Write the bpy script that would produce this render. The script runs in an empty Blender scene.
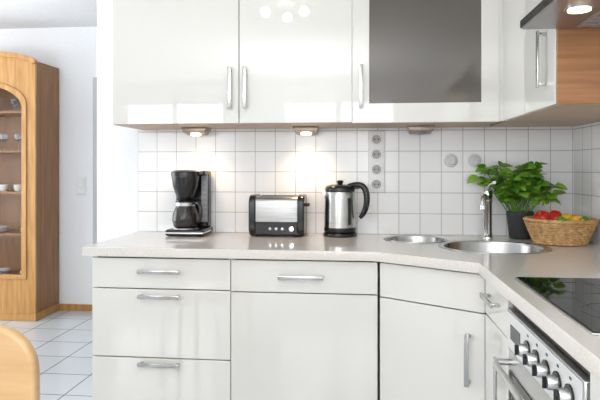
import bpy, bmesh, math, random
from mathutils import Vector, Matrix, Euler
random.seed(7)
scene = bpy.context.scene
scene.view_settings.view_transform = 'Standard'
COL = scene.collection
pi = math.pi

# ------------------------------------------------------------------ materials
def mat(name, color, rough=0.5, metal=0.0, **kw):
    m = bpy.data.materials.new(name); m.use_nodes = True
    b = m.node_tree.nodes['Principled BSDF']
    b.inputs['Base Color'].default_value = (*color, 1)
    b.inputs['Roughness'].default_value = rough
    b.inputs['Metallic'].default_value = metal
    for k, v in kw.items():
        b.inputs[k.replace('_', ' ')].default_value = v
    return m
def nodes(m): return m.node_tree.nodes, m.node_tree.links, m.node_tree.nodes['Principled BSDF']
def noisy(m, c1, c2, scale=(1,1,1), nscale=5, detail=4, bump=0.0, lo=.35, hi=.65):
    N, L, b = nodes(m)
    tc = N.new('ShaderNodeTexCoord'); mp = N.new('ShaderNodeMapping'); mp.inputs['Scale'].default_value = scale
    nz = N.new('ShaderNodeTexNoise'); nz.inputs['Scale'].default_value = nscale; nz.inputs['Detail'].default_value = detail
    cr = N.new('ShaderNodeValToRGB')
    cr.color_ramp.elements[0].position = lo; cr.color_ramp.elements[1].position = hi
    cr.color_ramp.elements[0].color = (*c1, 1); cr.color_ramp.elements[1].color = (*c2, 1)
    L.new(tc.outputs['Object'], mp.inputs['Vector']); L.new(mp.outputs[0], nz.inputs['Vector'])
    L.new(nz.outputs['Fac'], cr.inputs[0]); L.new(cr.outputs[0], b.inputs['Base Color'])
    if bump:
        bp = N.new('ShaderNodeBump'); bp.inputs['Strength'].default_value = bump; bp.inputs['Distance'].default_value = .002
        L.new(nz.outputs['Fac'], bp.inputs['Height']); L.new(bp.outputs[0], b.inputs['Normal'])
    return m
def tiles(name, size, c, cm, axes, off, rough, mortar=.002, var=.02, bump=.5):
    m = mat(name, c, rough); N, L, b = nodes(m)
    tc = N.new('ShaderNodeTexCoord'); sp = N.new('ShaderNodeSeparateXYZ'); cb = N.new('ShaderNodeCombineXYZ')
    mp = N.new('ShaderNodeMapping'); mp.inputs['Location'].default_value = (off[0], off[1], 0)
    br = N.new('ShaderNodeTexBrick'); br.offset = 0; br.squash = 1
    br.inputs['Scale'].default_value = 1; br.inputs['Brick Width'].default_value = size; br.inputs['Row Height'].default_value = size
    br.inputs['Mortar Size'].default_value = mortar; br.inputs['Mortar Smooth'].default_value = .3
    br.inputs['Color1'].default_value = (*c, 1); br.inputs['Color2'].default_value = (*[x*(1-var) for x in c], 1)
    br.inputs['Mortar'].default_value = (*cm, 1)
    L.new(tc.outputs['Object'], sp.inputs[0])
    L.new(sp.outputs[axes[0]], cb.inputs[0]); L.new(sp.outputs[axes[1]], cb.inputs[1])
    L.new(cb.outputs[0], mp.inputs[0]); L.new(mp.outputs[0], br.inputs['Vector']); L.new(br.outputs['Color'], b.inputs['Base Color'])
    inv = N.new('ShaderNodeMath'); inv.operation = 'SUBTRACT'; inv.inputs[0].default_value = 1; L.new(br.outputs['Fac'], inv.inputs[1])
    bp = N.new('ShaderNodeBump'); bp.inputs['Strength'].default_value = bump; bp.inputs['Distance'].default_value = .002
    L.new(inv.outputs[0], bp.inputs['Height']); L.new(bp.outputs[0], b.inputs['Normal'])
    return m

M_wall = noisy(mat('wall_paint', (.86,.87,.88), .8), (.82,.83,.845), (.845,.855,.865), nscale=60, bump=.03)
M_ceil = noisy(mat('ceiling_paint', (.8,.8,.8), .9), (.80,.81,.82), (.84,.84,.85), nscale=40, bump=.05)
M_gloss = noisy(mat('gloss_white_lacquer', (.75,.735,.70), .02), (.685,.67,.63), (.70,.685,.645), nscale=1.2)
b = M_gloss.node_tree.nodes['Principled BSDF']; b.inputs['IOR'].default_value = 1.75
M_carc = mat('carcass_white', (.78,.77,.73), .4)
M_count = noisy(mat('light_stone_worktop', (.56,.50,.44), .08), (.61,.573,.525), (.72,.68,.63), nscale=220, detail=3, lo=.3, hi=.7)
M_chrome = mat('chrome', (.78,.78,.78), .12, 1)
M_satin = mat('satin_steel', (.62,.62,.61), .28, 1)
M_steel = noisy(mat('brushed_steel', (.55,.54,.52), .26, 1), (.46,.45,.43), (.58,.57,.55), scale=(1,1,60), nscale=8)
M_sink = mat('sink_steel', (.42,.42,.41), .25, 1)
M_black = mat('black_plastic', (.012,.012,.013), .22)
M_blackm = mat('black_matt_plastic', (.02,.02,.021), .5)
M_dark = mat('dark_gap', (.01,.01,.01), .7)
M_glassk = mat('black_glass', (.006,.006,.007), .04)
M_white = mat('white_plastic', (.80,.80,.79), .3)
M_greyp = mat('grey_plastic', (.25,.25,.26), .35)
M_lgrey = mat('light_grey_plastic', (.36,.36,.355), .35)
M_btile = tiles('backsplash_tiles', .105, (.86,.86,.855), (.42,.41,.395), ('X','Z'), (1.17,-.90), .12, .0018)
M_rtile = tiles('backsplash_tiles_side', .105, (.86,.86,.855), (.42,.41,.395), ('Y','Z'), (-2.912,-.90), .12, .0018)
M_floor = tiles('floor_tiles', .30, (.58,.60,.62), (.14,.15,.16), ('X','Y'), (.1,.05), .12, .004, .04)
M_oak = noisy(mat('oak_front', (.60,.36,.13), .35), (.40,.195,.052), (.53,.285,.095), scale=(6,6,.6), nscale=7, detail=6)
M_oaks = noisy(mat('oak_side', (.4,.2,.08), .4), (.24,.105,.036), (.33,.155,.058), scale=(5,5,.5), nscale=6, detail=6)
M_beech = noisy(mat('beech_cabinet_side', (.45,.22,.09), .35), (.32,.14,.055), (.42,.195,.08), scale=(.5,.5,9), nscale=7, detail=6)
M_under = noisy(mat('cabinet_underside_wood', (.6,.45,.32), .45), (.46,.32,.21), (.54,.40,.28), scale=(.6,8,8), nscale=6)
M_chair = noisy(mat('chair_wood', (.6,.4,.2), .3), (.52,.32,.14), (.62,.40,.20), scale=(1,6,8), nscale=3, detail=5)
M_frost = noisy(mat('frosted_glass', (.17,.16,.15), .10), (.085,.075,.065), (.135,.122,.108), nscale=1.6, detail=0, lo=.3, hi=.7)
M_clear = mat('clear_glass', (1,1,1), .02, 0, Transmission_Weight=1.0, IOR=1.1)
M_gob = mat('glassware', (.9,.95,1), .03, 0, Transmission_Weight=.9)
M_caraf = mat('carafe_glass', (.05,.045,.04), .03, 0, Transmission_Weight=.55)
M_pot = mat('anthracite_pot', (.035,.037,.04), .45)
M_soil = noisy(mat('soil', (.03,.02,.01), .9), (.015,.01,.006), (.05,.03,.02), nscale=60)
M_stem = mat('basil_stem', (.14,.30,.05), .5)
M_leaf = mat('basil_leaf', (.10,.30,.03), .42, 0)
N, L, b = nodes(M_leaf)
g = N.new('ShaderNodeNewGeometry'); cr = N.new('ShaderNodeValToRGB')
cr.color_ramp.elements[0].color = (.06,.20,.015,1); cr.color_ramp.elements[1].color = (.27,.48,.055,1)
L.new(g.outputs['Random Per Island'], cr.inputs[0]); L.new(cr.outputs[0], b.inputs['Base Color'])
b.inputs['Subsurface Weight'].default_value = .15; b.inputs['Subsurface Radius'].default_value = (.01,.02,.005)
M_wick = noisy(mat('wicker', (.5,.3,.12), .55), (.42,.23,.08), (.66,.42,.19), nscale=45)
M_red = mat('red_pepper_skin', (.55,.015,.01), .2)
M_yel = mat('lemon_skin', (.75,.45,.02), .35)
M_org = noisy(mat('orange_skin', (.8,.25,.02), .4), (.65,.17,.015), (.75,.24,.02), nscale=50, bump=.2)
M_grn = mat('lime_skin', (.10,.26,.02), .3)
def emis(name, c, s):
    m = bpy.data.materials.new(name); m.use_nodes = True; N = m.node_tree.nodes
    b = N['Principled BSDF']; b.inputs['Base Color'].default_value = (*c,1)
    b.inputs['Emission Color'].default_value = (*c,1); b.inputs['Emission Strength'].default_value = s
    return m
M_bulb = emis('lamp_bulb', (1,.96,.89), 75)
M_halog = emis('halogen_lens', (1,.80,.55), 8)
M_hoodl = emis('hood_lamp_lens', (1,.76,.48), 8)

# ------------------------------------------------------------------ helpers
def empty(name, loc=(0,0,0), rz=0):
    e = bpy.data.objects.new(name, None); e.empty_display_size = .1
    e.location = loc; e.rotation_euler = (0,0,rz); COL.objects.link(e); return e
def flatten_axis_faces(me):
    """large planar faces stay flat so bevel normals do not bend their reflections"""
    for p in me.polygons:
        if max(abs(c) for c in p.normal) > .9999: p.use_smooth = False
def finish(name, bm, m, parent=None, smooth=False, loc=None, rot=None, flat=False):
    me = bpy.data.meshes.new(name)
    bmesh.ops.recalc_face_normals(bm, faces=bm.faces)
    bm.to_mesh(me); bm.free()
    if smooth:
        for p in me.polygons: p.use_smooth = True
        me.set_sharp_from_angle(angle=math.radians(38))
        if flat: flatten_axis_faces(me)
    me.materials.append(m)
    o = bpy.data.objects.new(name, me); COL.objects.link(o)
    if parent: o.parent = parent
    if loc: o.location = loc
    if rot: o.rotation_euler = rot
    return o
def box(name, x0,x1,y0,y1,z0,z1, m, parent=None, bev=0.0, seg=2, loc=None, rot=None):
    bm = bmesh.new(); bmesh.ops.create_cube(bm, size=1)
    for v in bm.verts:
        v.co = Vector((x0+(v.co.x+.5)*(x1-x0), y0+(v.co.y+.5)*(y1-y0), z0+(v.co.z+.5)*(z1-z0)))
    if bev: bmesh.ops.bevel(bm, geom=bm.edges[:], offset=bev, segments=seg, affect='EDGES', profile=.5)
    return finish(name, bm, m, parent, smooth=bev>0, loc=loc, rot=rot, flat=True)
def lathe(name, prof, m, parent=None, seg=40, sx=1, sy=1, loc=(0,0,0), rot=None):
    bm = bmesh.new(); rings = []
    for r, z in prof:
        if r < 1e-6: rings.append([bm.verts.new((0,0,z))])
        else: rings.append([bm.verts.new((r*sx*math.cos(2*pi*i/seg), r*sy*math.sin(2*pi*i/seg), z)) for i in range(seg)])
    for a, c in zip(rings, rings[1:]):
        for i in range(seg):
            j = (i+1) % seg
            if len(a) == 1 and len(c) == 1: continue
            if len(a) == 1: bm.faces.new((a[0], c[i], c[j]))
            elif len(c) == 1: bm.faces.new((a[i], a[j], c[0]))
            else: bm.faces.new((a[i], a[j], c[j], c[i]))
    return finish(name, bm, m, parent, True, loc, rot)
def cyl(name, r, z0, z1, m, parent=None, loc=(0,0,0), rot=None, seg=32, bev=.0):
    b_ = bev if bev else min(r, abs(z1-z0))*.06
    return lathe(name, [(0,z0),(r-b_,z0),(r,z0+b_),(r,z1-b_),(r-b_,z1),(0,z1)], m, parent, seg, loc=loc, rot=rot)
def tube(name, pts, r, m, parent=None, cyclic=False, radii=None, smooth=True, res=4):
    cu = bpy.data.curves.new(name, 'CURVE'); cu.dimensions = '3D'; cu.bevel_depth = r; cu.bevel_resolution = res
    cu.use_fill_caps = True
    sp = cu.splines.new('NURBS' if smooth else 'POLY'); sp.points.add(len(pts)-1)
    for i, p in enumerate(pts):
        sp.points[i].co = (*p, 1)
        if radii: sp.points[i].radius = radii[i]
    sp.use_cyclic_u = cyclic
    if smooth: sp.order_u = 3; sp.use_endpoint_u = not cyclic; sp.resolution_u = 4
    return conv(name, cu, m, parent)
def conv(name, cu, m, parent, mtx=None, flat=False):
    o = bpy.data.objects.new('tmp', cu); COL.objects.link(o)
    dg = bpy.context.evaluated_depsgraph_get(); me = bpy.data.meshes.new_from_object(o.evaluated_get(dg))
    bpy.data.objects.remove(o); bpy.data.curves.remove(cu)
    me.name = name; me.materials.clear(); me.materials.append(m)
    for p in me.polygons: p.use_smooth = True
    me.set_sharp_from_angle(angle=math.radians(40))
    if flat:
        for p in me.polygons:
            if abs(p.normal.z) > .9999: p.use_smooth = False
    if mtx: me.transform(mtx)
    o = bpy.data.objects.new(name, me); COL.objects.link(o)
    if parent: o.parent = parent
    return o
def prism(name, loops, depth, m, parent=None, bev=0.0, mtx=None):
    """flat outline(s) in XY, even-odd holes, thickness depth centred on z=0, then mtx"""
    cu = bpy.data.curves.new(name, 'CURVE'); cu.dimensions = '2D'; cu.fill_mode = 'BOTH'
    cu.extrude = depth/2-bev; cu.bevel_depth = bev; cu.bevel_resolution = 2
    for lp in loops:
        sp = cu.splines.new('POLY'); sp.points.add(len(lp)-1)
        for i, p in enumerate(lp): sp.points[i].co = (p[0], p[1], 0, 1)
        sp.use_cyclic_u = True
    return conv(name, cu, m, parent, mtx, flat=True)
def ell(cx, cy, rx, ry, n=48): return [(cx+rx*math.cos(2*pi*i/n), cy+ry*math.sin(2*pi*i/n)) for i in range(n)]
def rrect(x0,x1,y0,y1,r,n=8):
    out = []
    for cx, cy, a0 in ((x1-r,y1-r,0),(x0+r,y1-r,pi/2),(x0+r,y0+r,pi),(x1-r,y0+r,1.5*pi)):
        for i in range(n+1):
            a = a0+i/n*pi/2; out.append((cx+r*math.cos(a), cy+r*math.sin(a)))
    return out
STAND = lambda y: Matrix.Translation((0,y,0)) @ Matrix.Rotation(pi/2, 4, 'X')  # XY -> XZ plane
def area(name, loc, rot, sx, sy, power, color=(1,1,1), parent=None):
    l = bpy.data.lights.new(name, 'AREA'); l.shape = 'RECTANGLE'; l.size = sx; l.size_y = sy; l.energy = power; l.color = color
    o = bpy.data.objects.new(name, l); o.location = loc; o.rotation_euler = rot; COL.objects.link(o)
    if parent: o.parent = parent
    return o

# ------------------------------------------------------------------ room shell
CEIL = 2.46; FY = 4.72; WY = 2.92; EX = 1.05; WX = -4.3; SY = -2.8
box('floor', WX-.1, EX+.1, SY-.1, FY+.1, -.1, 0, M_floor)
box('ceiling', WX-.1, EX+.1, SY-.1, FY+.1, CEIL, CEIL+.1, M_ceil)
box('wall_north', -1.40, EX, WY, WY+.13, 0, CEIL, M_wall)
box('wall_east', EX, EX+.1, SY, FY, 0, CEIL, M_wall)
DX0, DX1, DZ = -2.30, -1.48, 2.02
wf = empty('wall_far')
box('panel_left', WX, DX0, FY, FY+.1, 0, CEIL, M_wall, wf)
box('panel_right', DX1, EX, FY, FY+.1, 0, CEIL, M_wall, wf)
box('panel_top', DX0, DX1, FY, FY+.1, DZ, CEIL, M_wall, wf)
d = empty('door_1')
M_door = mat('grey_door', (.50,.51,.52), .4)
box('leaf', DX0+.04, DX1-.04, FY+.035, FY+.075, .005, DZ-.04, M_door, d, .003)
box('jamb_left', DX0, DX0+.04, FY+.0, FY+.1, 0, DZ, M_door, d)
box('jamb_right', DX1-.04, DX1, FY+.0, FY+.1, 0, DZ, M_door, d)
box('jamb_top', DX0+.04, DX1-.04, FY+.0, FY+.1, DZ-.04, DZ, M_door, d)
tube('handle', [(DX1-.13,FY+.04,1.05),(DX1-.13,FY-.02,1.05),(DX1-.25,FY-.02,1.05)], .009, M_satin, d, smooth=False)
box('baseboard_far', -2.595, DX0, FY-.015, FY, 0, .055, M_oak, bev=.004)
# south wall with windows
wins = [(-3.4,-1.9,.9,2.2),(-1.1,.5,.9,2.2)]
ws = empty('wall_south')
xs = [WX] + [v for w in wins for v in w[:2]] + [EX]
for i in range(0, len(xs), 2): box('pier_%d'%i, xs[i], xs[i+1], SY-.1, SY, 0, CEIL, M_wall, ws)
for i, w in enumerate(wins):
    box('below_%d'%i, w[0], w[1], SY-.1, SY, 0, w[2], M_wall, ws)
    box('above_%d'%i, w[0], w[1], SY-.1, SY, w[3], CEIL, M_wall, ws)
    e = empty('window_%d'%(i+1)); t = .05
    box('frame_l', w[0], w[0]+t, SY-.07, SY-.02, w[2], w[3], M_white, e)
    box('frame_r', w[1]-t, w[1], SY-.07, SY-.02, w[2], w[3], M_white, e)
    box('frame_b', w[0]+t, w[1]-t, SY-.07, SY-.02, w[2], w[2]+t, M_white, e)
    box('frame_t', w[0]+t, w[1]-t, SY-.07, SY-.02, w[3]-t, w[3], M_white, e)
    c = (w[0]+w[1])/2
    box('mullion', c-.04, c+.04, SY-.07, SY-.02, w[2]+t, w[3]-t, M_white, e)
    area('daylight_%d'%(i+1), (c, SY-.09, (w[2]+w[3])/2), (pi/2,0,0), w[1]-w[0]-.1, 1.2, 29, (.98,.99,1), e)
# west wall; its unseen window is added to light the living side
ww = empty('wall_west')
box('south_part', WX-.1, WX, SY, 1.6, 0, CEIL, M_wall, ww); box('north_part', WX-.1, WX, 4.0, FY, 0, CEIL, M_wall, ww)
box('below', WX-.1, WX, 1.6, 4.0, 0, .3, M_wall, ww); box('above', WX-.1, WX, 1.6, 4.0, 2.2, CEIL, M_wall, ww)
e = empty('window_3')
for nm, a, c, z0, z1 in (('frame_s',1.6,1.66,.3,2.2),('frame_n',3.94,4.0,.3,2.2),('mullion',2.77,2.83,.36,2.14),('frame_b',1.66,3.94,.3,.36),('frame_t',1.66,3.94,2.14,2.2)):
    box(nm, WX-.07, WX-.02, a, c, z0, z1, M_white, e)
area('daylight_3', (WX-.09, 2.8, 1.25), (0,-pi/2,0), 1.8, 2.2, 60, (.95,.98,1), e)  # added fill light in the opening, brightens the living side
# tiled backsplashes
box('wall_north_backsplash', -1.17, EX, WY-.008, WY, .90, 1.44, M_btile)
box('wall_east_backsplash', EX-.008, EX, .6, WY-.008, .90, 1.44, M_rtile)
# light switch on far wall
e = empty('light_switch', (-2.40, FY, 1.08))
box('plate', -.04,.04,-.012,0,-.08,.08, M_white, e, .003); box('rocker', -.028,.028,-.018,-.012,.008,.065, M_white, e, .002)
box('rocker_low', -.028,.028,-.018,-.012,-.065,-.008, M_white, e, .002)

# ------------------------------------------------------------------ base cabinets
def handle(parent, c, length, axis, out, r=.0065):
    """bar handle; axis 'x','y','z'; out = outward vector"""
    c = Vector(c); out = Vector(out); ax = Vector({'x':(1,0,0),'y':(0,1,0),'z':(0,0,1)}[axis])
    side = ax.cross(out); h = length/2
    o = c + out*.028
    bm = bmesh.new()
    def bx(ce, a, s, t):
        vs = [bm.verts.new(ce+ax*i*a+side*j*s+out*k*t) for i in (-1,1) for j in (-1,1) for k in (-1,1)]
        for f in ((0,1,3,2),(4,6,7,5),(0,4,5,1),(2,3,7,6),(0,2,6,4),(1,5,7,3)): bm.faces.new([vs[q] for q in f])
    bx(o, h, .0085, .004)
    for s in (-1,1): bx(c+out*.0125+ax*s*(h-.012), .006, .006, .0125)
    bmesh.ops.recalc_face_normals(bm, faces=bm.faces)
    bmesh.ops.bevel(bm, geom=bm.edges[:], offset=.0018, segments=2, affect='EDGES', profile=.5)
    return finish('handle', bm, M_hand, parent, True)
M_hand = mat('handle_steel', (.50,.50,.49), .25, 1)
BY = 2.32
X0, X1, X2 = -1.135, -.533, .072
G = .0015
def carcass(parent, x0,x1,y0,y1,z0,z1):
    box('side_l', x0,x0+.016,y0,y1,z0,z1, M_carc, parent); box('side_r', x1-.016,x1,y0,y1,z0,z1, M_carc, parent)
    box('bottom', x0+.016,x1-.016,y0,y1,z0,z0+.016, M_carc, parent)
    box('back', x0+.016,x1-.016,y1-.01,y1,z0+.016,z1, M_carc, parent)
    box('inner_front', x0+.016,x1-.016,y0,y0+.004,z0+.016,z1, M_dark, parent)
d = empty('drawer_cabinet')
carcass(d, X0, X1, BY+.021, 2.90, .10, .858)
for nm,a,c,hz in (('drawer_top',.728,.854,.802),('drawer_middle',.438,.724,.698),('drawer_bottom',.105,.434,.414)):
    box(nm, X0+G, X1-G, BY, BY+.02, a, c, M_gloss, d, .0025)
    handle(d, (-.835,BY,hz), .18, 'x', (0,-1,0))
box('plinth', X0+.01, X1, 2.38, 2.39, 0, .10, M_carc, d)
d = empty('base_cabinet')
carcass(d, X1, X2, BY+.021, 2.90, .10, .858)
box('drawer_front', X1+G, X2-G, BY, BY+.02, .724, .854, M_gloss, d, .0025)
box('door_front', X1+G, X2-G, BY, BY+.02, .105, .720, M_gloss, d, .0025)
handle(d, (-.24,BY,.79), .185, 'x', (0,-1,0))
box('plinth', X1, X2, 2.38, 2.39, 0, .10, M_carc, d)
# corner sink cabinet (diagonal front)
ang = math.atan2(-.24,.37); LEN = math.hypot(.37,.24)
d = empty('corner_sink_cabinet', (.074, BY, 0), ang)
box('false_front', .006, LEN-.004, 0, .02, .718, .854, M_gloss, d, .0025)
box('door_front', .006, LEN-.004, 0, .02, .105, .714, M_gloss, d, .0025)
box('frame', .01, LEN-.01, .021, .036, .10, .858, M_dark, d)
box('plinth', .0, LEN, .07, .08, 0, .10, M_carc, d)
handle(d, (LEN-.06,0,.547), .19, 'z', (0,-1,0))
# narrow cabinet on right run
RX = .44
d = empty('base_cabinet')
d.name = 'base_cabinet.001'
box('drawer_front', RX, RX+.02, 1.762, 2.072, .724, .854, M_gloss, d, .0025)
box('door_front', RX, RX+.02, 1.762, 2.072, .105, .720, M_gloss, d, .0025)
box('side_near', RX+.021, 1.04, 1.762, 1.778, .10, .858, M_carc, d)
box('inner_front', RX+.021, RX+.03, 1.78, 2.07, .10, .858, M_dark, d)
box('plinth', RX+.06, RX+.07, 1.762, 2.07, 0, .10, M_carc, d)
handle(d, (RX,1.93,.800), .16, 'y', (-1,0,0))
handle(d, (RX,1.80,.56), .19, 'z', (-1,0,0))
# cabinet beyond oven
d = empty('base_cabinet.002')
box('door_front', RX, RX+.02, .62, 1.15, .105, .854, M_gloss, d, .0025)
box('side_near', RX+.0, 1.04, .60, .618, .0, .858, M_gloss, d)
box('side_far', RX+.021, 1.04, 1.134, 1.15, .10, .858, M_carc, d)
handle(d, (RX,.70,.70), .19, 'z', (-1,0,0))

# ------------------------------------------------------------------ countertop
outer = [(-1.168,2.912),(-1.168,2.305),(.062,2.298),(.418,2.065),(.418,.60),(1.042,.60),(1.042,2.912)]
B1 = (.562,2.485,.208,.192); B2 = (.258,2.715,.135,.122)
prism('kitchen_worktop', [outer, ell(*B1), ell(*B2)], .038, M_count, None, .002, Matrix.Translation((0,0,.881)))
d = empty('kitchen_sink')
for i, (cx,cy,rx,ry) in enumerate((B1,B2)):
    dep = .17 if i == 0 else .12
    prof = [(1.10,.0006),(1.095,.003),(1.02,.0035),(.985,.001),(.96,-.012),(.93,-dep*.8),(.85,-dep*.97),(.3,-dep),(.12,-dep-.003),(0,-dep-.004)]
    lathe('bowl_%d'%(i+1), prof, M_sink, d, 56, rx, ry, (cx,cy,.90))
    cyl('drain_%d'%(i+1), .035, 0, .004, M_chrome, d, (cx,cy,.90-dep-.002))
# ------------------------------------------------------------------ faucet
d = empty('kitchen_faucet', (.61,2.825,.90))
lathe('body', [(0,0),(.027,0),(.027,.006),(.022,.012),(.021,.165),(.024,.172),(.024,.215),(.020,.226),(0,.228)], M_chrome, d)
tube('spout', [(0,0,.19),(-.02,-.06,.20),(-.045,-.13,.205),(-.055,-.165,.198),(-.058,-.175,.165)], .0135, M_chrome, d)
cyl('aerator', .015, -.02, .0, M_chrome, d, (-.058,-.175,.168))
tube('lever', [(0,.0,.228),(.004,-.01,.245),(.008,-.05,.262),(.012,-.095,.268)], .0075, M_chrome, d)
# ------------------------------------------------------------------ cooktop
d = empty('ceramic_cooktop')
box('steel_rim', .462, .985, 1.195, 1.78, .9005, .9045, M_satin, d, .0015)
box('glass_plate', .467, .980, 1.20, 1.775, .9046, .9075, M_glassk, d, .001)
M_ring = mat('cooktop_print', (.07,.07,.075), .2)
for cx,cy,r in ((.60,1.63,.075),(.84,1.63,.095),(.60,1.36,.095),(.84,1.35,.075)):
    prism('zone_ring', [ell(cx,cy,r,r), ell(cx,cy,r-.002,r-.002)], .0006, M_ring, d, 0, Matrix.Translation((0,0,.9079)))
# ------------------------------------------------------------------ oven
d = empty('built_in_oven')
box('housing', .475, 1.0, 1.165, 1.750, .12, .855, M_blackm, d)
box('vent_slot', .452, .475, 1.16, 1.755, .822, .855, M_black, d, .001)
box('control_panel', .435, .475, 1.16, 1.755, .705, .820, M_satin, d, .003)
M_pan = mat('oven_panel_enamel', (.62,.62,.61), .25)
box('panel_face', .4325, .435, 1.17, 1.745, .710, .815, M_pan, d, .001)
box('door_frame', .440, .475, 1.16, 1.755, .13, .700, M_satin, d, .003)
box('door_glass', .436, .4402, 1.175, 1.74, .16, .640, M_glassk, d, .0015)
for i in range(5):
    y = 1.53-.075*i
    cyl('knob_ring', .025, 0, .005, M_black, d, (.4322,y,.763), (0,-pi/2,0))
    lathe('knob', [(0,0),(.017,0),(.0155,.018),(.0135,.021),(0,.021)], M_satin, d, loc=(.4285,y,.763), rot=(0,-pi/2,0))
    box('knob_grip', .399,.409, y-.0025,y+.0025,.750,.776, M_black, d, .001)
    box('knob_symbol', .4318,.4325, y-.006,y+.006,.797,.803, M_blackm, d)
box('display', .4312,.4325, 1.60,1.70,.742,.785, M_black, d, .001)
tube('door_handle', [(.44,1.72,.668),(.395,1.72,.668),(.39,1.70,.668),(.39,1.21,.668),(.395,1.19,.668),(.44,1.19,.668)], .009, M_satin, d, smooth=False)

# ------------------------------------------------------------------ upper cabinets
UY = 2.57; UZ0 = 1.44; UZ1 = 2.19
def upper(x0,x1,name):
    d = empty(name)
    box('side_l', x0,x0+.016,UY+.021,WY-.002,UZ0+.004,UZ1, M_carc, d); box('side_r', x1-.016,x1,UY+.021,WY-.002,UZ0+.004,UZ1, M_carc, d)
    box('bottom', x0,x1,UY+.021,WY-.009,UZ0-.002,UZ0+.004, M_under, d)
    box('floor_board', x0+.016,x1-.016,UY+.021,WY-.002,UZ0+.004,UZ0+.02, M_carc, d)
    box('inner_front', x0+.016,x1-.016,UY+.024,UY+.028,UZ0+.02,UZ1-.016, M_dark, d)
    box('top', x0+.016,x1-.016,UY+.021,WY-.002,UZ1-.016,UZ1, M_carc, d)
    box('back', x0+.016,x1-.016,WY-.012,WY-.002,UZ0+.02,UZ1-.016, M_carc, d)
    return d
U = [-1.157,-.552,-.034,.606]
d = upper(U[0],U[1],'upper_cabinet'); box('door_front', U[0]+G,U[1]-G,UY,UY+.02,UZ0,UZ1,M_gloss,d,.0025); handle(d,(-.592,UY,1.60),.19,'z',(0,-1,0))
d = upper(U[1],U[2],'upper_cabinet.001'); box('door_front', U[1]+G,U[2]-G,UY,UY+.02,UZ0,UZ1,M_gloss,d,.0025); handle(d,(-.522,UY,1.60),.19,'z',(0,-1,0))
d = upper(U[2],U[3],'glass_door_upper_cabinet')
prism('door_frame', [[(U[2]+G,UZ0),(U[3]-G,UZ0),(U[3]-G,UZ1),(U[2]+G,UZ1)], [(U[2]+.073,UZ0+.082),(U[3]-.073,UZ0+.082),(U[3]-.073,UZ1-.08),(U[2]+.073,UZ1-.08)]], .02, M_gloss, d, .0025, STAND(UY+.01))
box('frosted_pane', U[2]+.068,U[3]-.068,UY+.009,UY+.013,UZ0+.078,UZ1-.075,M_frost,d)
handle(d,(.005,UY,1.60),.19,'z',(0,-1,0))
UX = .62
d = empty('upper_cabinet.002')
box('filler', UX, UX+.02, 2.233, 2.59, UZ0, UZ1, M_gloss, d, .0025)
box('filler_front', U[3]+.001, UX+.005, UY+.004, UY+.024, UZ0, UZ1, M_gloss, d, .001)
box('door_front', UX, UX+.02, 1.897, 2.230, UZ0, UZ1, M_gloss, d, .0025)
box('end_panel', UX+.003, EX-.002, 1.880, 1.896, UZ0-.002, UZ1, M_beech, d, .001)
box('bottom', UX+.021, EX-.009, 1.896, WY-.009, UZ0-.002, UZ0+.014, M_under, d)
box('top', UX+.021, EX-.009, 1.896, WY-.009, UZ1-.016, UZ1, M_carc, d)
handle(d,(UX,1.985,1.60),.19,'z',(-1,0,0))
d = empty('upper_cabinet.003')
box('door_front', UX, UX+.02, 1.255, 1.878, 1.80, UZ1, M_gloss, d, .0025)
box('body', UX+.021, EX-.002, 1.255, 1.878, 1.80, UZ1, M_carc, d)
# range hood
d = empty('range_hood')
HZ = 1.674
M_hood = mat('hood_steel', (.40,.40,.40), .35, 1)
bm = bmesh.new()
sec = [(EX-.002,HZ),(.512,HZ),(.508,HZ+.006),(.508,HZ+.03),(.60,HZ+.085),(.64,HZ+.12),(EX-.002,HZ+.12)]
a = [bm.verts.new((x,1.262,z)) for x,z in sec]; c = [bm.verts.new((x,1.872,z)) for x,z in sec]
bm.faces.new(a); bm.faces.new(c[::-1])
for i in range(len(sec)): j=(i+1)%len(sec); bm.faces.new((a[i],c[i],c[j],a[j]))
finish('canopy', bm, M_hood, d)
box('front_trim', .505,.5115,1.262,1.872,HZ+.004,HZ+.028,M_black,d,.001)
box('grease_filter', .66,1.02,1.29,1.845,HZ-.004,HZ-.0005,M_satin,d,.001)
for k in range(14): box('filter_slat', .67,1.01,1.30+k*.039,1.312+k*.039,HZ-.0065,HZ-.004,M_greyp,d)
for y in (1.64,1.38):
    cyl('lamp_rim', .038, -.004, 0, M_chrome, d, (.60,y,HZ)); cyl('lamp_lens', .030, -.0065, -.004, M_hoodl, d, (.60,y,HZ))

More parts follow.
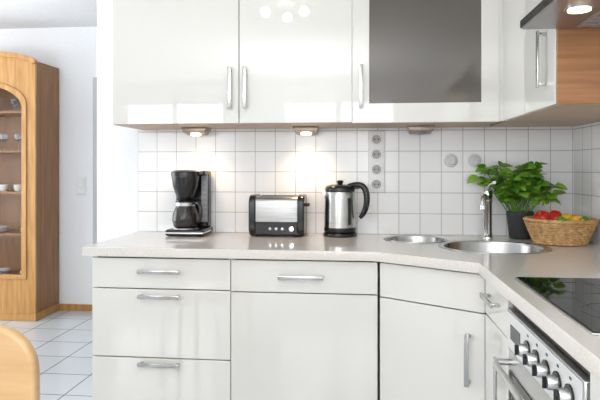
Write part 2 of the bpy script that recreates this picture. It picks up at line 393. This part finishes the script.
# ------------------------------------------------------------------ under cabinet lamps
M_lh = mat('lamp_housing',(.35,.29,.24),.35,1)
def ulamp(name, x, on):
    d = empty(name, (x,2.82,UZ0-.002))
    bm = bmesh.new()
    top = [(-.065,.065,0),(.065,.065,0),(.065,-.05,0),(-.065,-.05,0)]
    bot = [(-.052,.03,-.036),(.052,.03,-.036),(.056,-.050,-.024),(-.056,-.050,-.024)]
    vt = [bm.verts.new(p) for p in top]; vb = [bm.verts.new(p) for p in bot]
    bm.faces.new(vt); bm.faces.new(vb[::-1])
    for i in range(4): j=(i+1)%4; bm.faces.new((vt[i],vb[i],vb[j],vt[j]))
    bmesh.ops.recalc_face_normals(bm, faces=bm.faces)
    bmesh.ops.bevel(bm, geom=bm.edges[:], offset=.003, segments=2, affect='EDGES', profile=.5)
    finish('housing', bm, M_lh, d, True)
    nrm = math.atan2(.012,.080)
    cyl('lens', .026, -.004, .004, M_halog if on else M_greyp, d, (0,-.008,-.032), (-nrm,0,0))
    if on:
        l = bpy.data.lights.new('halogen','SPOT'); l.energy = 3.6; l.color = (1,.68,.42); l.spot_size = 2.05; l.spot_blend = .9; l.shadow_soft_size = .03
        o = bpy.data.objects.new('halogen', l); o.location = (0,-.012,-.055); o.rotation_euler = (math.radians(10),0,0); COL.objects.link(o); o.parent = d
ulamp('under_cabinet_lamp', -.826, True); ulamp('under_cabinet_lamp.001', -.265, True); ulamp('under_cabinet_lamp.002', .293, False)

# ------------------------------------------------------------------ sockets
d = empty('socket_strip', (.083, WY-.008, 1.266))
box('plate', -.041,.041,-.016,0,-.155,.155, M_white, d, .004)
for i in range(4):
    z = .113-.0755*i
    lathe('socket', [(.033,0),(.033,.005),(.029,.007),(.0235,.006),(.0225,-.001),(0,-.001)], M_white, d, loc=(0,-.016,z), rot=(pi/2,0,0))
    lathe('well', [(0,0),(.0225,0),(.0225,.0006),(0,.0006)], M_lgrey, d, loc=(0,-.0175,z), rot=(pi/2,0,0))
    for s in (-1,1): cyl('pin_hole', .0035, 0, .001, M_dark, d, (s*.0095,-.0182,z), (pi/2,0,0), seg=12)
M_out = mat('outlet_plastic', (.66,.66,.65), .3)
for k, x in enumerate((.452,.566)):
    d = empty('round_wall_outlet' if k == 0 else 'round_wall_outlet.001', (x, WY-.008, 1.272))
    lathe('plate', [(.033,0),(.033,.005),(.029,.010),(0,.010)], M_out, d, rot=(pi/2,0,0))
    lathe('cap', [(.022,0),(.022,.010),(.018,.014),(.008,.014),(.006,.010),(0,.010)], M_out, d, loc=(0,-.009,0), rot=(pi/2,0,0))

# ------------------------------------------------------------------ coffee maker
d = empty('coffee_maker', (-.853,2.80,.90))
box('base', -.095,.095,-.10,.10,.002,.034, M_black, d, .010,3)
box('base_trim', -.096,.096,-.102,.06,.012,.022, M_satin, d, .004)
cyl('hot_plate', .062, .034, .038, M_satin, d, (-.012,-.032,0))
box('tank_column', -.085,.085,.035,.10,.03,.315, M_black, d, .012,3)
box('water_gauge', .050,.083,.028,.036,.06,.300, M_greyp, d, .003)
for k in range(8): box('gauge_mark', .056,.078,.0265,.0282,.08+k*.026,.083+k*.026, M_lgrey, d)
lathe('filter_holder', [(0,.182),(.038,.182),(.044,.19),(.062,.245),(.068,.285),(.070,.300),(.064,.312),(0,.314)], M_black, d, loc=(-.015,-.025,0))
box('top_lid', -.085,.085,-.03,.10,.296,.322, M_black, d, .010,3)
lathe('lid_dome', [(0,.326),(.05,.325),(.068,.318),(.072,.306),(.071,.298)], M_black, d, loc=(-.015,-.025,0))
lathe('carafe', [(0,.0),(.050,.0),(.060,.008),(.066,.035),(.064,.065),(.052,.095),(.044,.112),(.046,.124)], M_caraf, d, loc=(-.012,-.032,.040))
lathe('coffee', [(0,.004),(.052,.004),(.062,.03),(.061,.05),(0,.05)], mat('coffee',(.01,.004,.002),.1), d, loc=(-.012,-.032,.040))
lathe('carafe_band', [(.0445,.107),(.0475,.108),(.0485,.124),(.046,.125)], M_satin, d, loc=(-.012,-.032,.040))
lathe('carafe_lid', [(.049,.124),(.050,.130),(.035,.138),(0,.139)], M_black, d, loc=(-.012,-.032,.040))
tube('carafe_handle', [(.03,-.05,.160),(.06,-.075,.168),(.082,-.09,.150),(.084,-.09,.105),(.070,-.08,.065),(.050,-.06,.062)], .008, M_black, d)

# ------------------------------------------------------------------ toaster
d = empty('toaster', (-.405,2.825,.90))
def tsec(hw, z0, z1, r):
    pts = rrect(-hw,hw,z0,z1,r,8); return pts
ROT = Matrix(((0,0,1,0),(1,0,0,0),(0,1,0,0),(0,0,0,1)))
M_tst = noisy(mat('toaster_steel', (.5,.5,.5), .32, 1), (.34,.335,.33), (.48,.475,.465), scale=(1,1,60), nscale=8)
prism('steel_body', [tsec(.080,.014,.194,.028)], .215, M_tst, d, .001, ROT)
for s, nm in ((-1,'end_cap_left'),(1,'end_cap_right')):
    prism(nm, [tsec(.082,.008,.195,.034)], .034, M_black, d, .007, Matrix.Translation((s*.119,0,0))@ROT)
box('plinth', -.115,.115,-.080,.080,.004,.034, M_black, d, .006)
box('front_band', -.104,.104,-.084,-.070,.010,.074, M_black, d, .004)
for y in (-.026,.026):
    box('slot_rim', -.094,.094,y-.018,y+.018,.192,.1965, M_black, d, .0015); box('slot', -.088,.088,y-.012,y+.012,.1955,.1972, M_dark, d)
box('lever', .134,.156,-.018,.018,.145,.160, M_black, d, .004)
for k in range(3): cyl('button', .0065, 0,.004, M_chrome, d, (-.03+.03*k,-.084,.040), (pi/2,0,0), seg=20)
lathe('browning_dial', [(0,0),(.014,0),(.012,.010),(0,.011)], M_chrome, d, loc=(.075,-.084,.040), rot=(pi/2,0,0))
for x in (-.1,.1):
    for y in (-.06,.06): cyl('foot', .01, 0,.006, M_blackm, d, (x,y,0), seg=16)

# ------------------------------------------------------------------ kettle
d = empty('electric_kettle', (-.098,2.82,.90))
lathe('power_base', [(0,0),(.082,0),(.084,.004),(.082,.016),(.070,.022),(0,.022)], M_black, d)
lathe('steel_body', [(0,.024),(.076,.024),(.078,.030),(.078,.045),(.077,.12),(.075,.200),(.073,.226),(.070,.230)], M_steel, d)
lathe('body_foot', [(.0785,.024),(.0795,.026),(.0790,.044),(.078,.045)], M_black, d)
lathe('collar', [(.0735,.218),(.075,.222),(.073,.238),(.064,.248),(.042,.253),(0,.255)], M_black, d)
lathe('lid_knob', [(.012,.252),(.014,.262),(.018,.268),(.012,.274),(0,.275)], M_black, d)
bm = bmesh.new()
sp = [(-.064,-.026,.224),(-.064,.026,.224),(-.098,0,.234),(-.071,-.024,.180),(-.071,.024,.180)]
v = [bm.verts.new(p) for p in sp]
for f in ((0,2,1),(0,3,2),(1,2,4),(3,4,2),(0,1,4,3)): bm.faces.new([v[i] for i in f])
finish('spout', bm, M_steel, d)
tube('handle', [(.040,-.01,.246),(.080,-.02,.258),(.118,-.025,.245),(.132,-.028,.205),(.130,-.028,.150),(.112,-.025,.105),(.098,-.022,.092)], .0125, M_black, d, radii=[.9,1.1,1.2,1.25,1.2,1,.7], res=6)
box('handle_mount', .050,.098,-.022,.010,.232,.256, M_black, d, .006)
prism('water_window', [rrect(-.007,.007,.06,.19,.006)], .006, M_blackm, d, .001, Matrix.Rotation(math.radians(38),4,'Z')@STAND(-.0765))
# ------------------------------------------------------------------ basil
d = empty('potted_basil', (.755,2.80,.90))
lathe('pot', [(0,0),(.046,0),(.049,.004),(.060,.105),(.063,.112),(.063,.128),(.059,.130),(.056,.126),(.055,.108),(0,.108)], M_pot, d)
lathe('soil', [(.0555,.112),(.03,.118),(0,.120)], M_soil, d)
bm = bmesh.new()
def leaf(bm, base, direc, Ln, roll):
    W = Ln*random.uniform(.62,.78); dr = direc.normalized()
    up = Vector((0,0,1)); side = dr.cross(up)
    if side.length < .1: side = Vector((1,0,0))
    side.normalize(); nrm = side.cross(dr)
    R = Matrix.Rotation(roll, 3, dr); side = R@side; nrm = R@nrm
    rows = []; curl = random.uniform(.15,.45); fold = random.uniform(.1,.3)
    for i in range(7):
        u = i/6; w = W/2*(math.sin(pi*min(1,u**.85))**.75 if 0<u<1 else .02)
        row = []
        for j in (-1,-.5,0,.5,1):
            p = base + dr*(u*Ln) + side*(j*w) + nrm*(-curl*Ln*u*u + fold*w*abs(j) + (.10*w if abs(j)==.5 else 0))
            p.y = min(p.y, .104)
            row.append(p)
        rows.append(row)
    # keep foliage clear of the faucet
    for row in rows:
        for p in row:
            if p.z < .30 and math.hypot(p.x+.145, p.y-.025) < .030: return
            if .15 < p.z < .29 and -.24 < p.x < -.12 and -.17 < p.y < .03: return
    rows = [[bm.verts.new(p) for p in row] for row in rows]
    for a_, c_ in zip(rows, rows[1:]):
        for k in range(4): bm.faces.new((a_[k],a_[k+1],c_[k+1],c_[k]))
tips = []
for i in range(26):
    a_ = random.uniform(0,2*pi); rr = math.sqrt(random.random())
    x = math.cos(a_)*rr*.14 - .01; y = math.sin(a_)*rr*.085 - .035
    z = .335 - .13*(abs(x)/.17)**2 - random.uniform(0,.11)
    tips.append(Vector((x,y,z)))
tips += [Vector((-.120,.03,.325)),Vector((.140,-.06,.25)),Vector((.140,-.03,.21)),Vector((-.09,.01,.34)),Vector((.05,-.05,.35)),Vector((-.10,-.02,.25)),Vector((.10,-.09,.19)),Vector((-.07,-.06,.20)),
         Vector((-.13,.082,.26)),Vector((-.175,.080,.29)),Vector((-.15,.078,.33)),Vector((-.10,.08,.22)),Vector((0,-.04,.34)),Vector((-.03,-.08,.30))]
for t in tips:
    s = Vector((t.x*.2+random.uniform(-.01,.01), (t.y+.03)*.3, .11)); mid = s.lerp(t,.5)+Vector((0,0,.035))
    if t.x < -.09 and t.y > .05: mid.y = t.y
    tube('stem', [s, mid, t], .0022, M_stem, d, res=1)
    for fr in (.55,.70,.85,1.0):
        p = mid.lerp(t, (fr-.5)*2)
        n = 2 if fr < 1 else 6
        a0 = random.uniform(0,2*pi)
        for k in range(n):
            aa = a0+k*2*pi/n+random.uniform(-.4,.4)
            dv = Vector((math.cos(aa), math.sin(aa)*.8-.12, random.uniform(-.2,.5)))
            Ln = random.uniform(.038,.070)
            e_ = p + dv.normalized()*Ln
            if e_.y > .10: dv.y = -abs(dv.y)*.6
            leaf(bm, p, dv, Ln, random.uniform(-.8,.8))
me = bpy.data.meshes.new('leaves'); bm.to_mesh(me); bm.free(); me.materials.append(M_leaf)
for p in me.polygons: p.use_smooth = True
o = bpy.data.objects.new('leaves', me); COL.objects.link(o); o.parent = d

# ------------------------------------------------------------------ basket
d = empty('vegetable_basket', (.881,2.63,.90))
def bprof(h): return .100+.045*(h/.10)**.8
rowsN = 9
for k in range(rowsN):
    h = .008+k*.0105; r0 = bprof(h); n = 26
    pts = []
    for i in range(n*4):
        a_ = 2*pi*i/(n*4); rr = r0+.0035*math.cos(a_*n+k*pi)
        pts.append((rr*math.cos(a_), rr*.86*math.sin(a_), h))
    tube('weave', pts, .0058, M_wick, d, cyclic=True, res=2)
for i in range(52):
    a_ = 2*pi*i/52
    tube('stake', [(bprof(h)*math.cos(a_), bprof(h)*.86*math.sin(a_), h) for h in (.004,.05,.103)], .0022, M_wick, d, res=1)
for s in (0,1):
    pts = []
    for i in range(120):
        a_ = 2*pi*i/120; ph = a_*20+s*pi; rr = .147+.004*math.cos(ph)
        pts.append((rr*math.cos(a_), rr*.86*math.sin(a_), .106+.004*math.sin(ph)))
    tube('rim', pts, .0055, M_wick, d, cyclic=True, res=2)
lathe('bottom', [(0,.002),(.099,.002),(.101,.008),(0,.008)], M_wick, d, sy=.86)
def pepper(name, loc, m, s, rot):
    bm = bmesh.new(); bmesh.ops.create_uvsphere(bm, u_segments=32, v_segments=20, radius=1)
    for v in bm.verts:
        a_ = math.atan2(v.co.y,v.co.x); q = 1+.10*math.cos(4*a_)*(1-v.co.z**2)
        v.co.x*=q*(.85+.15*v.co.z); v.co.y*=q*(.85+.15*v.co.z); v.co.z = v.co.z*1.15 - .25*max(0,1-math.hypot(v.co.x,v.co.y)*2)*(v.co.z>0)
        v.co *= s
    o = finish(name, bm, m, d, True, loc, rot)
    st = tube(name+'_stem', [(0,0,s*.85),(0,.002,s*1.15),(.004,.004,s*1.35)], .004, M_stem, d, res=2)
    st.location = loc; st.rotation_euler = rot
pepper('red_pepper', (-.075,-.01,.105), M_red, .040, (.5,-.6,0))
pepper('red_pepper_small', (-.01,.045,.108), M_red, .034, (-.4,.7,0))
pepper('yellow_pepper', (.055,-.03,.097), M_yel, .034, (1.0,.5,0))
pepper('green_pepper', (-.012,-.055,.095), M_grn, .032, (1.2,-.3,0))
for nm, p, r, m in (('orange',(.075,.04,.09),.036,M_org),('lemon',(.03,.01,.105),.028,M_yel),('tomato',(-.055,.062,.10),.030,M_red),('lime',(.10,-.01,.102),.022,M_grn),
                    ('orange_low',(-.04,-.02,.05),.036,M_org),('apple_low',(.04,.0,.045),.036,M_grn)):
    lathe(nm, [(0,-r)]+[(r*math.cos(t)*1.0, r*math.sin(t)*(1.18 if 'le' in nm else 1)) for t in [(-pi/2+pi*k/14) for k in range(1,14)]]+[(0,r)], m, d, 28, loc=p, rot=(random.uniform(0,1.5),random.uniform(0,1.5),0))

# ------------------------------------------------------------------ display cabinet
d = empty('oak_display_cabinet')
CX0, CX1, CY0, CY1 = -3.54, -2.60, 4.34, 4.705
box('side_right', CX1-.02,CX1,CY0+.022,CY1,.0,2.08,M_oaks,d,.002); box('side_left', CX0,CX0+.02,CY0+.022,CY1,.0,2.08,M_oaks,d,.002)
box('back', CX0+.02,CX1-.02,CY1-.012,CY1,.06,2.06,M_oaks,d)
box('bottom', CX0+.02,CX1-.02,CY0+.022,CY1-.012,.06,.08,M_oaks,d); box('top', CX0+.0,CX1,CY0+.022,CY1,2.08,2.10,M_oaks,d,.003)
cx = (CX0+CX1)/2; hw = (CX1-CX0)/2
out = [(CX0,0),(CX1,0)] + [(cx+hw*math.cos(t), 2.08+.09*math.sin(t)) for t in [pi*k/24 for k in range(25)]]
hole = [(cx-.36,.37),(cx+.36,.37)] + [(cx+.36*math.cos(t), 1.72+.19*math.sin(t)) for t in [pi*k/24 for k in range(25)]]
prism('front_frame', [out, hole], .022, M_oak, d, .003, STAND(CY0+.011))
big = [(cx+(x-cx)*1.10, z+(.03 if z>1 else -.03)) for x,z in hole]
prism('door_moulding', [big, hole], .012, M_oak, d, .003, STAND(CY0-.005))
prism('cornice', [[(cx+(hw+.01)*math.cos(t), 2.085+.095*math.sin(t)) for t in [pi*k/24 for k in range(25)]]+[(cx+(hw-.02)*math.cos(t), 2.075+.07*math.sin(t)) for t in [pi-pi*k/24 for k in range(25)]]], .04, M_oak, d, .004, STAND(CY0))
box('glass_pane', cx-.37,cx+.37,CY0+.014,CY0+.018,.36,1.90,M_clear,d)
box('plinth', CX0-.01,CX1+.01,CY0-.006,CY1,.0,.06,M_oak,d,.004)
for z in (.34,.70,1.04,1.38,1.70): box('shelf', CX0+.02,CX1-.02,CY0+.04,CY1-.012,z-.018,z,M_oaks,d)
tube('door_knob', [(cx-.395,CY0,1.05),(cx-.395,CY0-.03,1.05)], .012, M_satin, d, smooth=False)
for z in (.34,.70,1.04,1.38):
    for k in range(6):
        x = CX1-.12-k*.13; y = CY0+.17
        if z in (.34,.70):
            if k%2==0:
                for q in range(4): lathe('plate', [(0,0),(.045,0),(.075,.010),(.073,.012),(0,.004)], M_white, d, 28, loc=(x-.03,y,z+q*.010))
        elif z == 1.04:
            lathe('cup', [(0,0),(.022,0),(.036,.02),(.040,.055),(.037,.055),(.030,.01),(0,.008)], M_white, d, 24, loc=(x,y,z))
        else:
            lathe('goblet', [(0,0),(.030,.001),(.004,.006),(.004,.07),(.03,.095),(.036,.14),(.034,.14),(.027,.097),(0,.08)], M_gob, d, 20, loc=(x,y,z))
for k in range(4):
    lathe('goblet_top', [(0,0),(.028,.001),(.004,.006),(.004,.05),(.025,.07),(.030,.11),(.028,.11),(0,.06)], M_gob, d, 20, loc=(CX1-.13-k*.15,CY0+.16,1.70))

# ------------------------------------------------------------------ dining chair
d = empty('dining_chair', (-.937,1.2,0))
prism('backrest', [rrect(-.215,.215,.55,.872,.09,12)], .028, M_chair, d, .010, STAND(0))
prism('seat', [rrect(-.21,.21,-.43,-.02,.05)], .035, M_chair, d, .010, Matrix.Translation((0,0,.445)))
for s in (-1,1):
    tube('rear_leg', [(s*.185,-.005,0),(s*.18,-.03,.25),(s*.175,-.028,.45),(s*.165,-.022,.56),(s*.15,-.005,.70)], .014, M_chair, d, res=5)
    tube('front_leg', [(s*.19,-.41,0),(s*.18,-.39,.43)], .018, M_chair, d, smooth=False, res=5)
    box('side_rail', s*.18-.01,s*.18+.01,-.385,-.04,.385,.428, M_chair, d, .003)
box('front_rail', -.17,.17,-.40,-.38,.385,.428, M_chair, d, .003); box('rear_rail', -.17,.17,-.04,-.02,.385,.428, M_chair, d, .003)

# ------------------------------------------------------------------ ceiling spotlight
d = empty('ceiling_spotlight', (-.54,1.02,CEIL))
cyl('canopy', .07, -.03, 0, M_satin, d)
for k, (x,y) in enumerate(((-.14,.04),(0,-.12),(.14,.04))):
    tube('arm', [(0,0,-.02),(x*.6,y*.6,-.03),(x,y,-.045)], .006, M_satin, d)
    lathe('shade', [(.012,-.045),(.030,-.06),(.040,-.070)], M_satin, d, loc=(x,y,0))
    lathe('bulb', [(0,-.065)]+[(.033*math.cos(t),-.098+.031*math.sin(t)) for t in [pi/2-pi*q/10 for q in range(1,10)]]+[(0,-.129)], M_bulb, d, 20, loc=(x,y,0))

# ------------------------------------------------------------------ added fill uplights (unseen, aimed at ceiling) and world
area('ceiling_bounce_fill', (-.6,-1.3,1.5), (pi,0,0), 1.6, 1.4, 90, (1,.988,.965))  # added main fill: unseen area light bounced off the ceiling
area('living_room_fill', (-2.9,2.6,1.7), (pi,0,0), 1.0, 1.0, 30, (.96,.98,1))  # added unseen uplight to brighten the far room
w = bpy.data.worlds.new('sky'); scene.world = w; w.use_nodes = True
w.node_tree.nodes['Background'].inputs[0].default_value = (.80,.90,1,1); w.node_tree.nodes['Background'].inputs[1].default_value = 1.2

# ------------------------------------------------------------------ camera
cam = bpy.data.cameras.new('camera'); co = bpy.data.objects.new('camera', cam); COL.objects.link(co)
co.location = (0,0,1.235); co.rotation_euler = (pi/2,0,math.atan(60/570))
cam.sensor_width = 36; cam.lens = 34.2; cam.shift_y = -32/600; cam.clip_start = .02
scene.camera = co
